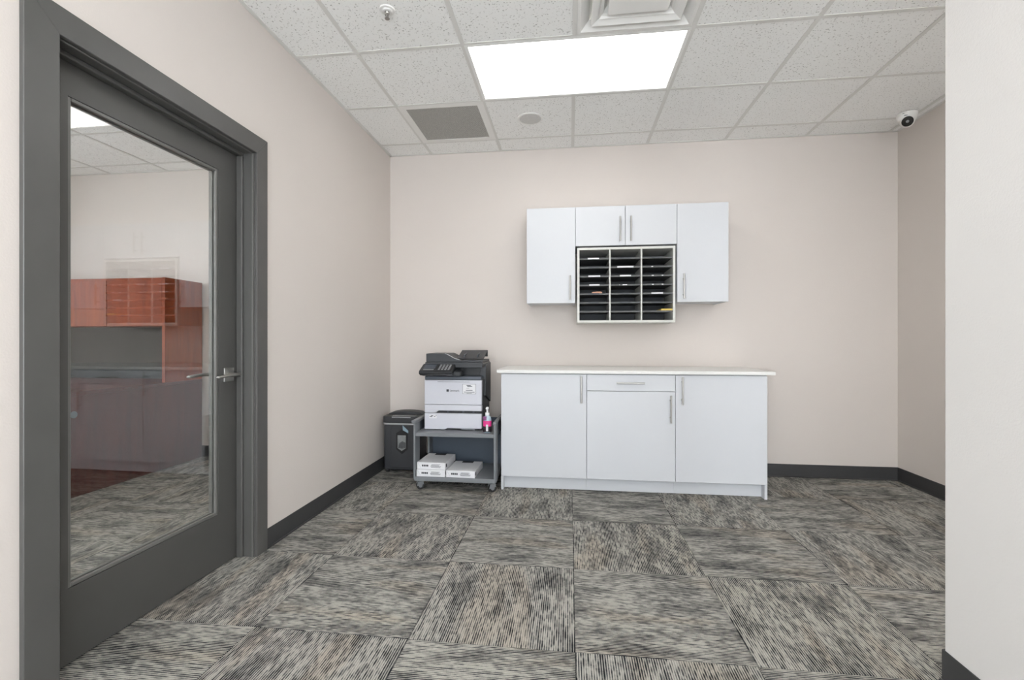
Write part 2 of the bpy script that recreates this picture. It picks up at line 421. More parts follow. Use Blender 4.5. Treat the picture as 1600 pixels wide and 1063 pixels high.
def troffer(h, H, label):
    x0, x1, y0, y1 = h
    t = thing('ceiling_light', label, 'light', ((x0 + x1) / 2, (y0 + y1) / 2, H))
    bm = new(); f = .024; z0, z1 = H - .001, H + .022
    g = .003
    box(bm, x0 + g, x1 - g, y0 + g, y0 + f, z0, z1, bev=.002); box(bm, x0 + g, x1 - g, y1 - f, y1 - g, z0, z1, bev=.002)
    box(bm, x0 + g, x0 + f, y0 + f, y1 - f, z0, z1, bev=.002); box(bm, x1 - f, x1 - g, y0 + f, y1 - f, z0, z1, bev=.002)
    obj('frame', bm, 'lamp_frame', t)
    obj('diffuser_panel', B(x0 + f, x1 - f, y0 + f, y1 - f, H + .004, H + .012), 'lamp_glow', t)
for h, l in zip(main_lights, ('flat rectangular luminous panel set in the ceiling in front of the air diffuser', 'added flat luminous ceiling panel overhead, out of the picture', 'added flat luminous ceiling panel behind the off-white wing wall', 'added flat luminous ceiling panel at the rear beside the long wall')): troffer(h, HC, l)
for h, l in zip(added_office_lights, ('added flat luminous ceiling panel over the brown desk', 'added flat luminous ceiling panel at the rear of the office', 'added flat luminous ceiling panel just inside the office door')): troffer(h, OH, l)

# supply diffuser: nested square cones
x0, x1, y0, y1 = supply; cx, cy = (x0 + x1) / 2, (y0 + y1) / 2
t = thing('air_diffuser', 'square white stepped air diffuser beside the luminous panel', 'vent', (cx, cy, HC))
def frustum(bm, h0, z0, h1, z1, th=.003):
    b = bmesh.new()
    def ring(h, z): return [b.verts.new((cx + sx * h, cy + sy * h, z)) for sx, sy in ((-1, -1), (1, -1), (1, 1), (-1, 1))]
    r = [ring(h0, z0), ring(h1, z1), ring(h1 - th, z1 + th), ring(h0 - th, z0 + th)]
    for k in range(4):
        a, c = r[k], r[(k + 1) % 4]
        for i in range(4): b.faces.new((a[i], a[(i + 1) % 4], c[(i + 1) % 4], c[i]))
    merge(bm, b); return bm
H = HC
bm = frustum(new(), .301, H + .002, .276, H - .003); frustum(bm, .276, H - .003, .235, H + .03)
obj('flange', bm, 'vent_white', t)
bm = frustum(new(), .225, H - .008, .222, H - .011); frustum(bm, .222, H - .011, .165, H + .012)
obj('louvre_ring', bm, 'vent_white', t)
bm = frustum(new(), .185, H - .002, .15, H + .035); obj('louvre_ring', bm, 'vent_white', t)
bm = new(); prism(bm, [(cx - .145, cy - .145), (cx + .145, cy - .145), (cx + .145, cy + .145), (cx - .145, cy + .145)], 'z', H - .013, H - .005, bev=.003)
frustum(bm, .145, H - .009, .11, H + .02)
obj('centre_plate', bm, 'vent_white', t)
obj('backing', B(x0 + .01, x1 - .01, y0 + .01, y1 - .01, H + .045, H + .05), 'vent_white', t)

# return grille
x0, x1, y0, y1 = grille
t = thing('return_grille', 'grey perforated return air grille in a white ceiling frame', 'vent', ((x0 + x1) / 2, (y0 + y1) / 2, HC))
g, f = .004, .05; bm = new(); z0, z1 = HC - .001, HC + .015
box(bm, x0 + g, x1 - g, y0 + g, y0 + f, z0, z1); box(bm, x0 + g, x1 - g, y1 - f, y1 - g, z0, z1); box(bm, x0 + g, x0 + f, y0 + f, y1 - f, z0, z1); box(bm, x1 - f, x1 - g, y0 + f, y1 - f, z0, z1)
obj('frame', bm, 'vent_white', t)
obj('perforated_plate', B(x0 + f, x1 - f, y0 + f, y1 - f, HC + .002, HC + .006), 'perforated', t)

# round ceiling speaker
t = thing('ceiling_speaker', 'round grey ceiling speaker in a white ring', 'speaker', (-.283, 3.425, HC))
z = HC + .003
smooth(obj('ring', lathe(new(), (-.283, 3.425, z), [(.070, -.004), (.087, -.007), (.093, -.004), (.094, 0)], 32), 'vent_white', t))
smooth(obj('speaker_grille', lathe(new(), (-.283, 3.425, z), [(.0, -.0095), (.05, -.0085), (.078, -.006), (.08, -.001)], 32), 'speaker_cloth', t))

# sprinkler
p = (-.888, 2.215, HC + .003)
t = thing('sprinkler_head', 'small chrome sprinkler head hanging from the ceiling', 'sprinkler', p)
smooth(obj('escutcheon', lathe(new(), p, [(.015, -.012), (.022, -.012), (.026, -.007), (.036, -.005), (.039, 0)], 24), 'vent_white', t))
bm = lathe(new(), p, [(.011, -.022), (.013, -.018), (.013, -.004)], 12); smooth(obj('body', bm, 'satin_nickel', t))
bm = new()
for s in (-1, 1): cyl(bm, (p[0] + s * .011, p[1], p[2] - .02), (p[0] + s * .003, p[1], p[2] - .042), .002, 8)
cyl(bm, (p[0], p[1], p[2] - .02), (p[0], p[1], p[2] - .042), .0028, 8)
obj('frame_arms', bm, 'satin_nickel', t)
obj('deflector', lathe(new(), p, [(.011, -.046), (.013, -.0445), (.004, -.042)], 12), 'satin_nickel', t)

# turret camera in the corner
p = Vector((2.398, 3.675, HC))
t = thing('security_camera', 'white turret security camera under the ceiling in the alcove corner', 'camera', p)
smooth(obj('housing', lathe(new(), p, [(.045, -.052), (.054, -.044), (.060, -.02), (.061, -.0015)], 32), 'cam_white', t))
d = Vector((-.55, -1, -.55)).normalized()
cb = p + Vector((0, 0, -.05)) + d * .004
bmb = bmesh.new(); bmesh.ops.create_uvsphere(bmb, u_segments=24, v_segments=14, radius=.046); bmb.transform(Matrix.Translation(cb))
smooth(obj('ball', bmb, 'cam_white', t))
lens = smooth(obj('lens_face', lathe(new(), cb, [(.032, .03), (.034, .043), (.03, .0465), (0, .0475)], 28, d), 'cam_black', t))
obj('lens', lathe(new(), cb, [(.010, .047), (.009, .0495), (0, .050)], 16, d), 'window_grey', lens)
for a in (.0, .016):
    q = p + Vector((-.035 - a * .3, -.046 + a * .5, -.03 + a))
    obj('slot', B(q.x - .012, q.x + .008, q.y - .004, q.y + .004, q.z - .002, q.z + .001), 'ink_grey', t)

# ------------------------------------------------------------------ door frame and glass door
fx = XL + .016
def frame_side(face_x0, face_x1):
    bm1, bm2, bm3 = new(), new(), new(); W0, W1 = .098, .084
    W = .09
    prism(bm1, [(DY0 - W0, 0), (DY0, 0), (DY0, DZ), (DY0 - W0, DZ + W)], 'x', face_x0, face_x1, bev=.002)
    prism(bm2, [(DY1, 0), (DY1 + W1, 0), (DY1 + W1, DZ + W), (DY1, DZ)], 'x', face_x0, face_x1, bev=.002)
    prism(bm3, [(DY0, DZ), (DY1, DZ), (DY1 + W1, DZ + W), (DY0 - W0, DZ + W)], 'x', face_x0, face_x1, bev=.002)
    return bm1, bm2, bm3
jx0 = XL - WT - .014
bm = new(); tj = .028
box(bm, XL - WT, XL, DY0 - tj, DY0, 0, DZ); box(bm, XL - WT, XL, DY1, DY1 + tj, 0, DZ); box(bm, XL - WT, XL, DY0 - tj, DY1 + tj, DZ, DZ + tj)
trim = struct('trim_1', bm, 'frame_paint', 'dark grey painted metal door frame', 'door frame')
for b_, n in zip(frame_side(XL, fx), ('jamb_face', 'jamb_face', 'head_face')): obj(n, b_, 'frame_paint', trim)
for b_, n in zip(frame_side(jx0, XL - WT), ('jamb_face', 'jamb_face', 'head_face')): obj(n, b_, 'frame_paint', trim)
st = .016; sx0, sx1 = -1.655, -1.624
bm = new(); box(bm, sx0, sx1, DY0, DY0 + st, 0, DZ - st, bev=.003); box(bm, sx0, sx1, DY1 - st, DY1, 0, DZ - st, bev=.003); box(bm, sx0, sx1, DY0, DY1, DZ - st, DZ, bev=.003)
obj('door_stop', bm, 'frame_paint', trim)
bm = new(); bx0, bx1 = -1.580, -1.573; q = .004
box(bm, bx0, bx1, DY0, DY0 + q, 0, DZ - q, bev=.0012); box(bm, bx0, bx1, DY1 - q, DY1, 0, DZ - q, bev=.0012); box(bm, bx0, bx1, DY0, DY1, DZ - q, DZ, bev=.0012)
obj('edge_bead', bm, 'bead_paint', trim)

dx0, dx1 = -1.701, -1.657; gy0, gy1, gz0, gz1 = 1.372, 2.047, .258, 1.902
bm = new()
box(bm, dx0, dx1, DY0 + .004, gy0, .008, DZ - .004); box(bm, dx0, dx1, gy1, DY1 - .004, .008, DZ - .004)
box(bm, dx0, dx1, gy0, gy1, .008, gz0); box(bm, dx0, dx1, gy0, gy1, gz1, DZ - .004)
door = struct('door_1', bm, 'door_paint', 'dark grey door with one tall glass pane', 'door')
for sx in (0, 1):
    bm = new(); a, b_ = ((-1.6725, -1.660) if sx else (-1.698, -1.6805)); v = .013
    box(bm, a, b_, gy0, gy0 + v, gz0, gz1, bev=.002); box(bm, a, b_, gy1 - v, gy1, gz0, gz1, bev=.002)
    box(bm, a, b_, gy0 + v, gy1 - v, gz0, gz0 + v, bev=.002); box(bm, a, b_, gy0 + v, gy1 - v, gz1 - v, gz1, bev=.002)
    obj('glazing_bead', bm, 'bead_paint', door)
bm = B(-.0025, .0025, gy0 + .004 - 1.7095, gy1 - .004 - 1.7095, gz0 + .002, gz1 - .002)
bm.transform(Matrix.Translation((-1.6765, 1.7095, 0)) @ Matrix.Rotation(R(-.6), 4, 'Z'))
obj('glass_pane', bm, 'pane_glass', door)
hy, hz = 2.109, .920
for s in (1, -1):
    xf = dx1 if s > 0 else dx0
    def X(d): return xf + s * d
    bm = new(); a, b_ = sorted((X(0), X(.009))); box(bm, a, b_, hy - .033, hy + .033, hz - .034, hz + .034, bev=.002)
    rose = obj('lever_handle', bm, 'satin_nickel', door); rose['label'] = 'satin metal lever handle on a square rose'
    bm = cyl(new(), (X(.009), hy, hz), (X(.055), hy, hz), .010, 16)
    a, b_ = sorted((X(.046), X(.062)))
    prism(bm, [(hy + .014, hz - .009), (hy + .014, hz + .009), (hy - .03, hz + .009), (hy - .125, hz + .003), (hy - .135, hz - .003), (hy - .13, hz - .009), (hy - .06, hz - .006)], 'x', a, b_, bev=.003)
    smooth(obj('lever', bm, 'satin_nickel', rose), 50)

# ------------------------------------------------------------------ base cabinets and worktop
def pull(parent, x, y, z, L, vertical=True):
    bm = new(); yb = y - .032
    if vertical:
        cyl(bm, (x, yb, z - L / 2), (x, yb, z + L / 2), .006, 12)
        for s in (-1, 1): cyl(bm, (x, yb, z + s * L * .32), (x, y, z + s * L * .32), .0045, 8)
    else:
        cyl(bm, (x - L / 2, yb, z), (x + L / 2, yb, z), .006, 12)
        for s in (-1, 1): cyl(bm, (x + s * L * .32, yb, z), (x + s * L * .32, y, z), .0045, 8)
    o = obj('handle', bm, 'satin_nickel', parent); o['label'] = 'satin metal bar handle'; return smooth(o)
YF = 3.385; DT = .019; ZB = .100; ZT = .851
bx = [-.494, .1235, .735, 1.342]
labels = ['white base cabinet with one plain door, nearest the printer', 'white base cabinet with a drawer above its door, middle of the three', 'white base cabinet with one plain door, at the open end of the worktop']
for i in range(3):
    a, b_ = bx[i], bx[i + 1]
    t = thing('base_cabinet', labels[i], 'cabinet', ((a + b_) / 2, YF + .3, 0), 'white base cabinets')
    bm = new(); e = .018
    lo0 = 0 if i == 0 else ZB; lo1 = 0 if i == 2 else ZB
    box(bm, a + .0005, a + e, YF + DT + .002, YB - .018, lo0, ZT); box(bm, b_ - e, b_ - .0005, YF + DT + .002, YB - .018, lo1, ZT)
    box(bm, a + e, b_ - e, YF + DT + .002, YB - .018, ZB, ZB + e); box(bm, a + e, b_ - e, YF + DT + .002, YB - .018, ZT - e, ZT); box(bm, a + e, b_ - e, YB - .03, YB - .018, ZB + e, ZT - e)
    obj('carcass', bm, 'cab_white', t)
    l0 = a + (e if i == 0 else .0005); l1 = b_ - (e if i == 2 else .0005)
    obj('toe_kick', B(l0, l1, YF + .062, YF + .08, .002, ZB), 'cab_white', t)
    if i != 1 :
        # the end panel runs on to the floor in front of the kick board
        s0, s1 = (a + .0005, a + e) if i == 0 else (b_ - e, b_ - .0005)
        obj('end_panel_foot', B(s0, s1, YF + .004, YF + DT + .002, 0, ZB - .001), 'cab_white', t)
    g = .0016; ztop = ZT - .006
    if i == 1:
        zd = .729
        d = obj('drawer_front', B(a + g, b_ - g, YF, YF + DT, zd + g, ztop, bev=.001), 'cab_white', t)
        pull(d, (a + b_) / 2 - .003, YF, .788, .192, False)
        d = obj('door', B(a + g, b_ - g, YF, YF + DT, ZB + .001, zd - g, bev=.001), 'cab_white', t)
        pull(d, b_ - .035, YF, .61, .19)
    else:
        d = obj('door', B(a + g, b_ - g, YF, YF + DT, ZB + .001, ztop, bev=.001), 'cab_white', t)
        pull(d, b_ - .038 if i == 0 else a + .043, YF, .738, .19)
single('worktop', B(-.522, 1.385, 3.362, YB - .001, ZT + .0005, ZT + .0245, bev=.0018), 'top_white', (.43, 3.68, ZT), 'long white worktop lying across the three base cabinets', 'worktop')

# ------------------------------------------------------------------ wall cabinets and mail sorter
UF = 3.655; UZ0, UZ1 = 1.379, 2.117; UM = 1.817
ux = [-.331, .047, .805, 1.176]
ul = ['tall white wall cabinet to the left of the mail sorter', 'short white two-door wall cabinet above the mail sorter', 'tall white wall cabinet to the right of the mail sorter']
for i in range(3):
    a, b_ = ux[i], ux[i + 1]; z0 = UM if i == 1 else UZ0
    t = thing('wall_cabinet', ul[i], 'cabinet', ((a + b_) / 2, YB, z0), 'white wall cabinets')
    bm = new(); e = .018; ya, yb = UF + DT + .002, YB - .001
    box(bm, a + .0005, a + e, ya, yb, z0, UZ1); box(bm, b_ - e, b_ - .0005, ya, yb, z0, UZ1); box(bm, a + e, b_ - e, ya, yb, z0 + .006, z0 + .006 + e); box(bm, a + e, b_ - e, ya, yb, UZ1 - e, UZ1); box(bm, a + e, b_ - e, yb - .012, yb, z0 + .024, UZ1 - e)
    obj('carcass', bm, 'cab_white', t)
    g = .0016; zl = z0 - .002
    if i == 1:
        m_ = (a + b_) / 2 - .002
        d = obj('door', B(a + g, m_ - g, UF, UF + DT, zl, UZ1, bev=.001), 'cab_white', t); pull(d, m_ - .040, UF, z0 + .118, .188)
        d = obj('door', B(m_ + g, b_ - g, UF, UF + DT, zl, UZ1, bev=.001), 'cab_white', t); pull(d, m_ + .040, UF, z0 + .118, .188)
    else:
        d = obj('door', B(a + g, b_ - g, UF, UF + DT, zl, UZ1, bev=.001), 'cab_white', t)
        pull(d, b_ - .040 if i == 0 else a + .045, UF, z0 + .114, .188)

sx0, sx1, sz0, sz1 = .060, .791, 1.224, 1.800; SY = 3.645
t = thing('mail_sorter', 'grey mail sorter with three columns of dark letter slots', 'mail sorter', ((sx0 + sx1) / 2, SY, sz0))
bm = new(); e = .018; yb = YB - .002
box(bm, sx0, sx0 + e, SY, yb, sz0, sz1, bev=.001); box(bm, sx1 - e, sx1, SY, yb, sz0, sz1, bev=.001)
box(bm, sx0 + e, sx1 - e, SY, yb, sz0, sz0 + e, bev=.001); box(bm, sx0 + e, sx1 - e, SY, yb, sz1 - e, sz1, bev=.001)
obj('casing', bm, 'sorter_grey', t)
obj('back_panel', B(sx0 + e, sx1 - e, yb - .008, yb - .002, sz0 + e, sz1 - e), 'sorter_dark', t)
iw = (sx1 - sx0 - 2 * e); cw = (iw - 2 * .010) / 3
xs = [sx0 + e + k * (cw + .010) for k in range(3)]
for k in (1, 2): obj('divider', B(xs[k] - .010, xs[k], SY + .002, yb - .008, sz0 + e, sz1 - e), 'sorter_grey', t)
ih = sz1 - sz0 - 2 * e
shelf_z = [sz1 - e - (k + 1) * ih / 8 for k in range(7)]
shelves = {}
for c in range(3):
    for k, z in enumerate(shelf_z):
        bm = B(xs[c], xs[c] + cw, SY + .006, yb - .008, z - .003, z + .003)
        box(bm, xs[c], xs[c] + cw, SY + .003, SY + .006, z - .007, z + .005)
        shelves[c, k] = obj('shelf', bm, 'sorter_shelf', t)
def tag_strip(c, k, f0, f1, mat='paper_white', h=.011):
    z = shelf_z[k]; x = xs[c]
    o = obj('name_label', B(x + f0 * cw, x + f1 * cw, SY + .0008, SY + .0032, z - .004, z - .004 + h), mat, shelves[c, k])
for c, k, a, b_ in ((0, 0, .28, .66), (0, 2, .3, .7), (0, 3, .33, .68), (1, 1, .22, .76), (1, 2, .31, .68), (2, 4, .3, .68), (2, 1, .3, .36), (2, 2, .31, .38), (2, 2, .64, .69), (2, 3, .32, .38), (2, 3, .64, .69), (1, 3, .29, .31), (1, 3, .4, .55)):
    tag_strip(c, k, a, b_, h=.011 if b_ - a > .2 else .007)
for c, k in ((0, 4), (0, 5), (1, 0), (1, 4), (1, 5), (2, 0), (2, 5), (0, 1)):
    tag_strip(c, k, .3, .66, 'sorter_dark', .010)
# things lying in the slots
z = shelf_z[4] + .003; x = xs[0]
bm = new()
for dx, dy, r, L in ((.115, .03, .0085, .03), (.135, .035, .010, .034), (.155, .03, .009, .026)):
    b = bmesh.new(); bmesh.ops.create_uvsphere(b, u_segments=12, v_segments=8, radius=1); b.transform(Matrix.Translation((x + dx, SY + dy, z + r)) @ Matrix.Diagonal((L / 2 + .006, .022, r, 1))); merge(bm, b)
smooth(single('peach_pouch', bm, 'peach', (x + .135, SY + .03, z), 'small lumpy peach-coloured item lying in a mail slot', 'pouch'), 60)
single('yellow_envelope', B(xs[2] + cw * .62, xs[2] + cw - .002, SY + .008, SY + .2, shelf_z[6] + .0032, shelf_z[6] + .0185, bev=.002), 'yellow', (xs[2] + cw * .8, SY + .1, shelf_z[6] + .003), 'thin yellow packet lying in a lower mail slot', 'packet')

# ------------------------------------------------------------------ printer cart
cx0, cx1, cy0, cy1 = -1.12, -.518, 3.285, 3.735; zt = .421; zb = .102
t = thing('printer_cart', 'grey metal cart on casters carrying the printer', 'cart', ((cx0 + cx1) / 2, (cy0 + cy1) / 2, 0))
obj('top_shelf', B(cx0 + .014, cx1 - .014, cy0 + .004, cy1 - .01, zt - .028, zt, bev=.003), 'cart_grey', t)
obj('bottom_shelf', B(cx0 + .004, cx1 - .004, cy0, cy1 - .01, zb - .032, zb, bev=.004), 'cart_grey', t)
obj('back_panel', B(cx0 + .016, cx1 - .016, cy1 - .012, cy1 - .004, zb, zt + .05), 'cart_back', t)
for x0, x1, s in ((cx0, cx0 + .014, -1), (cx1 - .014, cx1, 1)):
    prism_pts = [(cy0, zb - .012), (cy0 + .02, zb - .032), (cy0 + .105, zb - .032), (cy0 + .105, zt + .066), (cy0, zt + .066)]
    obj('side_post', prism(new(), prism_pts, 'x', x0, x1, bev=.002), 'cart_grey', t)
    obj('side_post', B(x0, x1, cy1 - .1, cy1, zb - .032, zt + .066, bev=.002), 'cart_grey', t)
    obj('side_panel', B(x0 + .003, x1 - .003, cy0 + .1, cy1 - .09, zt - .03, zt + .07), 'cart_dark', t)
    h0, h1 = (x0 - .014, x1 + .006) if s < 0 else (x0 - .006, x1 + .004)
    obj('side_rail', B(h0, h1, cy0 - .004, cy1 + .002, zt + .066, zt + .088, bev=.005, seg=2), 'cart_grey', t)
for x in (cx0 + .035, cx1 - .035):
    for y in (cy0 + .04, cy1 - .04):
        mt = Matrix.Translation((x, y, 0)) @ Matrix.Rotation(R(-58 if y < 3.5 else 30), 4, 'Z')
        bm = cyl(new(), (-.011, .004, .0285), (.011, .004, .0285), .028, 20); bm.transform(mt)
        wh = smooth(obj('caster', bm, 'rubber', t))
        bm = cyl(new(), (-.0125, .004, .0285), (.0125, .004, .0285), .014, 14)
        pts = [(-.024, .03), (-.018, .058), (.024, .058), (.027, .04), (.004, .030)]
        prism(bm, pts, 'x', -.018, -.0125); prism(bm, pts, 'x', .0125, .018)
        box(bm, -.018, .018, -.018, .024, .0575, .062); cyl(bm, (0, 0, .060), (0, 0, .070), .008, 10); bm.transform(mt)
        obj('caster_fork', bm, 'cart_grey', wh)

# paper reams
def ream(x, y, z, rot, label):
    t = thing('paper_ream', label, 'paper ream', (x, y, z), 'wrapped paper reams on the cart')
    W, D, Hh = .213, .277, .050
    mt = Matrix.Translation((x, y, z)) @ Matrix.Rotation(R(rot), 4, 'Z')
    def P(name, bm, mat, lab=None):
        bm.transform(mt); o = obj(name, bm, mat, t)
        if lab: o['label'] = lab
    P('wrapper', B(-W / 2, W / 2, -D / 2, D / 2, 0, Hh, bev=.003, seg=2), 'paper_white')
    bm = new()
    for k in range(4): box(bm, -.068 + k * .0125, -.058 + k * .0125, -D / 2 - .0006, -D / 2 + .001, .020, .033)
    P('print_mark', bm, 'ink_dark')
    bm = new()
    for k, (a, b_) in enumerate(((0.0, .07), (-.004, .075), (0.0, .06), (.004, .068))): box(bm, a, b_, -D / 2 - .0006, -D / 2 + .001, .014 + k * .0065, .0175 + k * .0065)
    P('print_lines', bm, 'ink_grey')
    bm = prism(new(), [(-W / 2 + .006, .045), (-W / 2 + .01, .045), (-W / 2 + .034, .006), (-W / 2 + .03, .006)], 'y', -D / 2 - .0006, -D / 2 + .001)
    P('fold', bm, 'paper_end')
    P('top_label', B(-.045, .04, D / 2 - .052, D / 2 - .004, Hh - .0005, Hh + .0006), 'ink_dark')
    P('side_label', B(W / 2 - .0005, W / 2 + .0006, -D / 2 + .015, -D / 2 + .04, .014, .038), 'ink_dark')
ream(-.994, 3.432, zb + .0005, 0, 'white paper ream under another at the bottom of the stack')
ream(-.990, 3.440, zb + .0515, -1.5, 'white paper ream on top of the two-ream stack')
ream(-.772, 3.432, zb + .0005, -1, 'single white paper ream lying beside the stack')

# ------------------------------------------------------------------ printer
pz = zt + .0008; px0, px1, py0, py1 = -1.073, -.640, 3.40, 3.80
py1 = 3.715
t = thing('printer', 'white and charcoal multifunction printer with a scanner on top', 'printer', ((px0 + px1) / 2, (py0 + py1) / 2, pz))
obj('body', B(px0 + .006, px1 + .004, py0 + .03, py1, pz + .006, .80, bev=.004), 'printer_dark', t)
for x in (px0 + .04, px1 - .04):
    for y in (py0 + .06, py1 - .04): obj('foot', cyl(new(), (x, y, pz), (x, y, pz + .008), .015, 12), 'rubber', t)
# lower paper tray front, with a cut-out along its foot
tr = obj('paper_tray', prism(new(), [(px0, .438 - .012), (px0 + .155, .426), (px0 + .172, .436), (px1, .436), (px1, .546), (px0, .546)], 'y', py0, py0 + .06, bev=.003), 'printer_white', t)
obj('grip', B(px0 + .28, px0 + .38, py0 + .004, py0 + .03, .4255, .4345), 'ink_grey', tr)
bm = new()
for k, (a, b_, z) in enumerate(((.05, .066, .527), (.072, .083, .522), (.04, .06, .519), (.086, .092, .530))): box(bm, px0 + a, px0 + b_, py0 - .0006, py0 + .001, z - .002, z + .003)
obj('sticker_print', bm, 'ink_dark', tr)
obj('sticker', B(px0 + .036, px0 + .094, py0 - .0003, py0 + .001, .507, .536), 'paper_white', tr)
for x in (px0 + .1045, px1 - .068): obj('seam', B(x, x + .0012, py0 - .0003, py0 + .001, .44, .542), 'paper_end', tr)
# middle: narrow front with slanted cut-out, then tall front cover
obj('front_band', prism(new(), [(px0, .549), (px0 + .082, .549), (px0 + .108, .566), (px1, .566), (px1, .609), (px0, .609)], 'y', py0, py0 + .06, bev=.003), 'printer_white', t)
bm = B(px0 + .09, px1 - .002, py0 + .016, py0 + .05, .546, .568)
rc = obj('tray_recess', bm, 'printer_black', t)
for x in (.17, .285, .362): obj('latch', B(px0 + x, px0 + x + .014, py0 + .008, py0 + .02, .552, .562, bev=.002), 'printer_blue', rc)
cv = obj('front_cover', B(px0, px1, py0, py0 + .06, .6115, .794, bev=.004, seg=2), 'printer_white', t)
obj('grip_line', B(px0 + .10, px1 - .09, py0 - .0005, py0 + .001, .779, .782), 'ink_grey', cv)
bm = new(); lx, lz = px0 + .168, .707
prism(bm, [(lx, lz), (lx + .018, lz), (lx + .018, lz + .018), (lx, lz + .018)], 'y', py0 - .0007, py0 + .001)
obj('logo_mark', bm, 'ink_dark', cv)
mt = Matrix.Translation((lx + .025, py0 - .0005, lz + .002)) @ Matrix.Rotation(math.pi / 2, 4, 'X')
text_mesh('logo_lettering', 'Lexmark', .0205, mt, 'ink_dark', cv)
bm = new(); a, b_, z0, z1 = px0 + .289, px0 + .391, .692, .766; u = .0025
for q in ((a, b_, z0, z0 + u), (a, b_, z1 - u, z1), (a, a + u, z0, z1), (b_ - u, b_, z0, z1)): box(bm, q[0], q[1], py0 - .0006, py0 + .001, q[2], q[3])
for (f0, f1, z, h) in ((.3, .62, .755, .007), (.36, .72, .748, .006), (.28, .5, .735, .003), (.25, .75, .719, .005), (.1, .9, .706, .005), (.3, .7, .698, .003)):
    box(bm, a + f0 * (b_ - a), a + f1 * (b_ - a), py0 - .0006, py0 + .001, z - h / 2, z + h / 2)
obj('notice_print', bm, 'ink_grey', cv)
obj('notice', B(a, b_, py0 - .0003, py0 + .001, z0, z1), 'paper_white', cv)
# dark deck and output bay
obj('top_deck', B(px0 + .001, px1 - .001, py0 + .001, py1, .795, .822, bev=.006, seg=2), 'printer_blue', t)
obj('output_bay', B(px0 + .01, px1 - .006, py0 + .12, py1 - .01, .822, .90), 'printer_black', t)
obj('left_column', B(px0 + .004, px0 + .06, py0 + .02, py1 - .01, .822, .90), 'printer_dark', t)
obj('rear_tower', prism(new(), [(py0 + .1, .67), (py1 + .004, .60), (py1 + .004, .915), (py0 + .1, .905)], 'x', px1 - .03, px1 + .014, bev=.003), 'printer_dark', t)
# scanner with the document feeder stepping down to the right
sc = obj('scanner', B(px0 + .002, px1 + .006, py0 + .005, py1 + .004, .884, .926, bev=.004), 'printer_dark', t)
obj('lid_seam', B(px0 + .003, px1 + .007, py0 + .0045, py1 + .003, .905, .908), 'printer_black', sc)
fd = obj('document_feeder', prism(new(), [(px0 + .006, .926), (px1 + .005, .926), (px1 + .005, .942), (px0 + .262, .942), (px0 + .225, .952), (px0 + .165, .984), (px0 + .15, .989), (px0 + .006, .989)], 'y', py0 + .02, py1 - .01, bev=.003), 'printer_dark', t)
obj('silver_line', prism(new(), [(px0 + .262, .942), (px0 + .225, .952), (px0 + .165, .984), (px0 + .15, .989), (px0 + .152, .9915), (px0 + .167, .9865), (px0 + .227, .9545), (px0 + .264, .9445)], 'y', py0 + .017, py0 + .03), 'silver_plastic', fd)
ti = obj('input_tray', prism(new(), [(py0 + .10, .950), (py0 + .108, .946), (py1 - .03, 1.005), (py1 - .034, 1.011)], 'x', px0 + .222, px1 - .004, bev=.002), 'printer_dark', t)
obj('paper_guide', prism(new(), [(py0 + .12, .958), (py0 + .24, .986), (py0 + .24, .994), (py0 + .12, .975)], 'x', px0 + .27, px0 + .278), 'printer_blue', ti)
obj('paper_guide', prism(new(), [(py0 + .12, .958), (py0 + .24, .986), (py0 + .24, .994), (py0 + .12, .975)], 'x', px1 - .06, px1 - .052), 'printer_blue', ti)
obj('tray_lettering', prism(new(), [(py0 + .24, .9845), (py0 + .258, .9898), (py0 + .258, .9915), (py0 + .24, .9862)], 'x', px1 - .085, px1 - .03), 'key_grey', ti)
obj('tray_end', B(px0 + .222, px1 - .004, py1 - .036, py1 - .028, .96, 1.011), 'printer_dark', ti)
# tilted control panel
cp = obj('control_panel', prism(new(), [(py0 - .105, .846), (py0 - .098, .868), (py0 + .012, .914), (py0 + .02, .895), (py0 + .02, .832), (py0 - .075, .832)], 'x', px0 - .012, px0 + .235, bev=.004), 'printer_black', t)
obj('panel_chin', prism(new(), [(py0 - .06, .828), (py0 + .02, .824), (py0 + .02, .868), (py0 - .05, .856)], 'x', px0 + .0, px0 + .285, bev=.003), 'printer_dark', t)
def onpanel(name, u0, u1, v0, v1, mat):
    """strip on the sloping panel face: u along x, v up the slope 0..1"""
    A = Vector((0, py0 - .098, .868)); Bv = Vector((0, py0 + .012, .914)); nrm = Vector((0, -(Bv.z - A.z), (Bv.y - A.y))).normalized() * .0022
    p0 = A.lerp(Bv, v0); p1 = A.lerp(Bv, v1)
    return prism(new(), [(p0.y, p0.z), (p1.y, p1.z), (p1.y + nrm.y, p1.z + nrm.z), (p0.y + nrm.y, p0.z + nrm.z)], 'x', px0 + u0, px0 + u1)
obj('display', onpanel('d', .012, .098, .3, .85, 0), 'printer_blue', cp)
obj('display_line', onpanel('d', .016, .094, .12, .2, 0), 'key_grey', cp)
for k in range(4):
    for r_ in range(4):
        u = .125 + k * .024
        obj('key', onpanel('k', u, u + .014, .14 + r_ * .2, .25 + r_ * .2, 0), 'key_grey', cp)

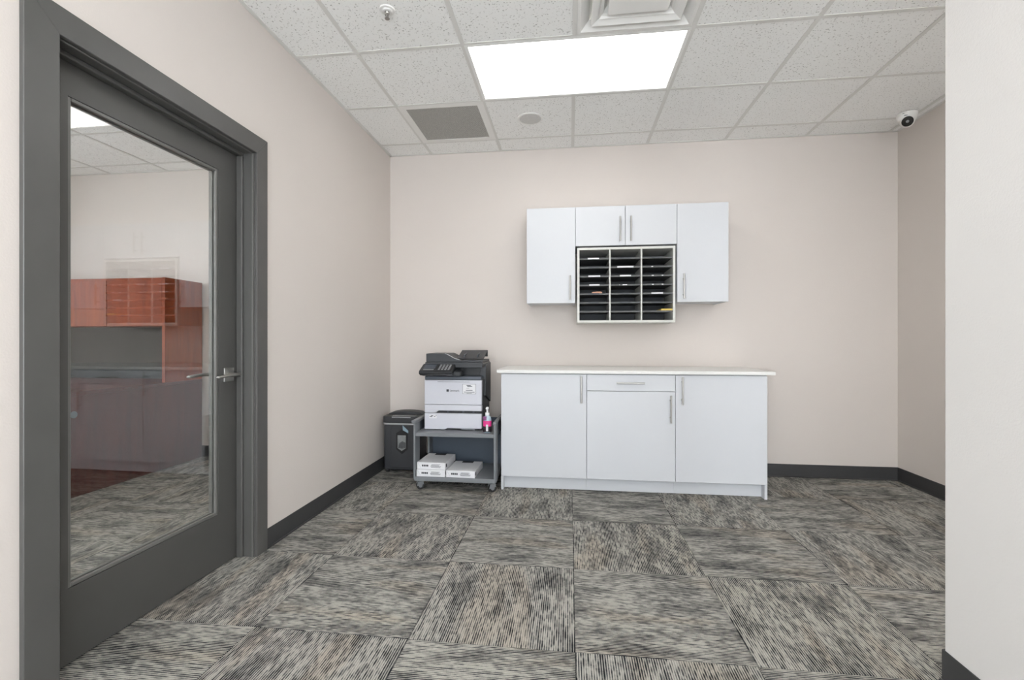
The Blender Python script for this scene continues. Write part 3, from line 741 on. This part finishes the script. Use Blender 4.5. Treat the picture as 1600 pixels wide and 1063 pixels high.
# ------------------------------------------------------------------ hand sanitizer
p = Vector((-.589, 3.352, zt + .0008))
t = thing('pump_bottle', 'clear hand sanitizer bottle with a pink label and white pump', 'bottle', p)
def oval(bm, prof, n=20, sq=.72):
    b = bmesh.new(); lathe(b, (0, 0, 0), prof, n); b.transform(Matrix.Translation(p) @ Matrix.Diagonal((1, sq, 1, 1))); merge(bm, b); return bm
smooth(obj('bottle_body', oval(new(), [(.024, 0), (.029, .004), (.030, .02), (.030, .095), (.026, .112), (.013, .124), (.012, .13)]), 'gel', t))
smooth(obj('label_lower', oval(new(), [(.0306, .006), (.0306, .046)]), 'label_dark', t))
smooth(obj('label_band', oval(new(), [(.0306, .046), (.0306, .086)]), 'label_pink', t))
obj('label_upper', B(p.x - .028, p.x - .002, p.y - .0235, p.y - .016, p.z + .09, p.z + .118, bev=.002), 'label_purple', t)
obj('label_panel', B(p.x - .006, p.x + .010, p.y - .0245, p.y - .018, p.z + .012, p.z + .06, bev=.001), 'paper_white', t)
bm = oval(new(), [(.015, .124), (.015, .142), (.007, .144), (.006, .166), (.010, .168), (.011, .180), (.004, .184)], sq=1.)
box(bm, p.x - .008, p.x + .008, p.y - .034, p.y, p.z + .170, p.z + .180, bev=.003)
smooth(obj('pump', bm, 'pump_white', t), 40)

# ------------------------------------------------------------------ shredder
sx0, sx1, sy0, sy1 = -1.535, -1.215, 3.715, 3.955
t = thing('paper_shredder', 'dark grey paper shredder with a bin window in the corner', 'shredder', ((sx0 + sx1) / 2, (sy0 + sy1) / 2, 0))
def rrect(x0, x1, y0, y1, r, n=5):
    out = []
    for (cx_, cy_, a0) in ((x1 - r, y1 - r, 0), (x0 + r, y1 - r, 90), (x0 + r, y0 + r, 180), (x1 - r, y0 + r, 270)):
        for k in range(n + 1):
            a = R(a0 + 90 * k / n); out.append((cx_ + r * math.cos(a), cy_ + r * math.sin(a)))
    return out
smooth(obj('bin', prism(new(), rrect(sx0 + .008, sx1 - .008, sy0 + .006, sy1 - .006, .03), 'z', .03, .395), 'shredder_dark', t))
obj('plinth', prism(new(), rrect(sx0 + .02, sx1 - .02, sy0 + .012, sy1 - .01, .03), 'z', .022, .045), 'shredder_black', t)
obj('bin_front', B(sx0 + .075, sx1 - .05, sy0 - .002, sy0 + .01, .05, .39, bev=.003), 'shredder_dark', t)
smooth(obj('silver_band', prism(new(), rrect(sx0, sx1, sy0, sy1, .035), 'z', .395, .408), 'silver_plastic', t))
hd = smooth(obj('cutting_head', prism(new(), rrect(sx0, sx1, sy0, sy1, .035), 'z', .4085, .462, bev=.004), 'shredder_dark', t))
cxs = (sx0 + sx1) / 2
arc = [(cxs + .15 * math.cos(R(a)) , .462 + .026 * math.sin(R(a))) for a in range(0, 181, 15)]
smooth(obj('curved_top', prism(new(), arc, 'y', sy0 + .12, sy1 - .005, bev=.002), 'shredder_dark', hd))
obj('feed_slot', B(sx0 + .07, sx1 - .06, sy0 + .06, sy0 + .085, .4615, .464), 'shredder_black', hd)
obj('feed_ramp', B(sx0 + .075, sx1 - .05, sy0 + .02, sy0 + .1, .458, .4635, bev=.002), 'silver_plastic', hd)
obj('control_strip', B(sx0 + .085, sx1 - .075, sy0 - .001, sy0 + .006, .452, .459, bev=.001), 'silver_plastic', hd)
wx, wy0, wy1 = cxs + .012, .165, .345
hexo = [(wx - .05, .195), (wx, .155), (wx + .05, .195), (wx + .05, .325), (wx + .005, .362), (wx - .05, .325)]
wf = obj('window_frame', prism(new(), hexo, 'y', sy0 - .006, sy0 + .004, bev=.002), 'shredder_black', t)
obj('window_pane', prism(new(), [(wx - .035, .205), (wx, .182), (wx + .035, .205), (wx + .035, .31), (wx - .035, .31)], 'y', sy0 - .0075, sy0 - .003), 'window_grey', wf)
obj('shredded_paper', prism(new(), [(wx - .03, .208), (wx - .0, .2), (wx + .033, .208), (wx + .033, .25), (wx + .005, .262), (wx - .02, .245)], 'y', sy0 - .0083, sy0 - .006), 'shreds', wf)
obj('sticker', prism(new(), [(wx + .01, .352), (wx + .055, .328), (wx + .055, .348), (wx + .008, .39)], 'y', sy0 - .0075, sy0 - .001), 'sticker_blue', t)
for x in (sx0 + .045, sx1 - .045):
    for y in (sy0 + .03, sy1 - .04):
        bm = cyl(new(), (x - .012, y - .012, .0165), (x + .012, y - .012, .0165), .016, 14); box(bm, x - .008, x + .008, y - .016, y + .01, .018, .03)
        smooth(obj('caster', bm, 'rubber', t))

# ------------------------------------------------------------------ outlet with plug behind the cart
p = (-.506, YB, .60)
t = thing('wall_outlet', 'white wall outlet with a black plug between the printer and the worktop', 'outlet', p)
obj('cover_plate', B(p[0] - .058, p[0] + .058, YB - .006, YB - .0005, .545, .662, bev=.002), 'outlet_white', t)
bm = B(p[0] - .018, p[0] + .02, YB - .034, YB - .006, .572, .606, bev=.004)
obj('plug', bm, 'rubber', t)

# ------------------------------------------------------------------ office furniture beyond the glass
dX = -3.41
t = thing('office_desk', 'dark red-brown wooden office desk with a plain end panel', 'desk', (dX - .32, 3.0, 0))
obj('desk_top', B(dX - .66, dX + .002, 1.95, OY - .022, .700, .728, bev=.002), 'cherry_shaded', t)
obj('return_top', B(OX + .03, dX - .6605, 3.42, OY - .022, .700, .728, bev=.002), 'cherry_shaded', t)
ep = obj('end_panel', B(dX - .028, dX, 1.97, OY - .024, .004, .699), 'cherry_shaded', t)
obj('panel_base', B(dX - .0005, dX + .004, 1.97, OY - .024, .0, .006), 'cherry_shaded', ep)
obj('inner_panel', B(dX - .64, dX - .615, 1.97, 3.42, .004, .699), 'cherry_shaded', t)
obj('front_panel', B(dX - .614, dX - .0285, 1.97, 1.995, .004, .699), 'cherry_shaded', t)
smooth(obj('grommet', cyl(new(), (dX - .002, 2.86, .572), (dX + .004, 2.86, .572), .024, 24), 'grommet', ep))
for k in range(3):
    a = OX + .05 + k * .49
    d = obj('return_door', B(a, a + .485, 3.46, 3.478, .06, .698), 'cherry_shaded', t); pull(d, a + .44, 3.46, .55, .15)
obj('return_carcass', B(OX + .05, dX - .66, 3.48, OY - .024, .01, .699), 'cherry_shaded', t)

hy0 = 3.60
t = thing('desk_hutch', 'orange-brown wooden desk hutch with closed doors above a dark board', 'hutch', (dX - .9, OY - .2, .7285))
obj('side_panel', B(dX - .026, dX, hy0, OY - .022, .7285, 1.626), 'cherry', t)
obj('top', B(OX + .05, dX - .0265, hy0 + .02, OY - .022, 1.60, 1.626), 'cherry', t)
obj('bottom', B(OX + .05, dX - .0265, hy0 + .02, OY - .022, 1.212, 1.234), 'cherry', t)
obj('back', B(OX + .05, dX - .0265, OY - .035, OY - .022, 1.235, 1.599), 'cherry', t)
obj('side_panel', B(OX + .022, OX + .0495, hy0, OY - .022, .7285, 1.626), 'cherry', t)
for k in range(4):
    w_ = .53; b_ = dX - .028 - k * w_; 
    obj('door', B(b_ - w_ + .003, b_ - .0005, hy0, hy0 + .019, 1.210, 1.604, bev=.001), 'cherry', t)
obj('pin_board', B(OX + .05, dX - .0265, OY - .04, OY - .024, .7285, 1.211), 'tackboard', t)

p = (-3.31, OY, .497)
t = thing('wall_outlet', 'white outlet plate low on the office wall beside the desk', 'outlet', p)
obj('cover_plate', B(p[0] - .035, p[0] + .035, OY - .006, OY - .0005, .44, .556, bev=.002), 'outlet_white', t)
obj('socket', B(p[0] - .016, p[0] + .016, OY - .0075, OY - .006, .46, .536), 'vent_white', t)
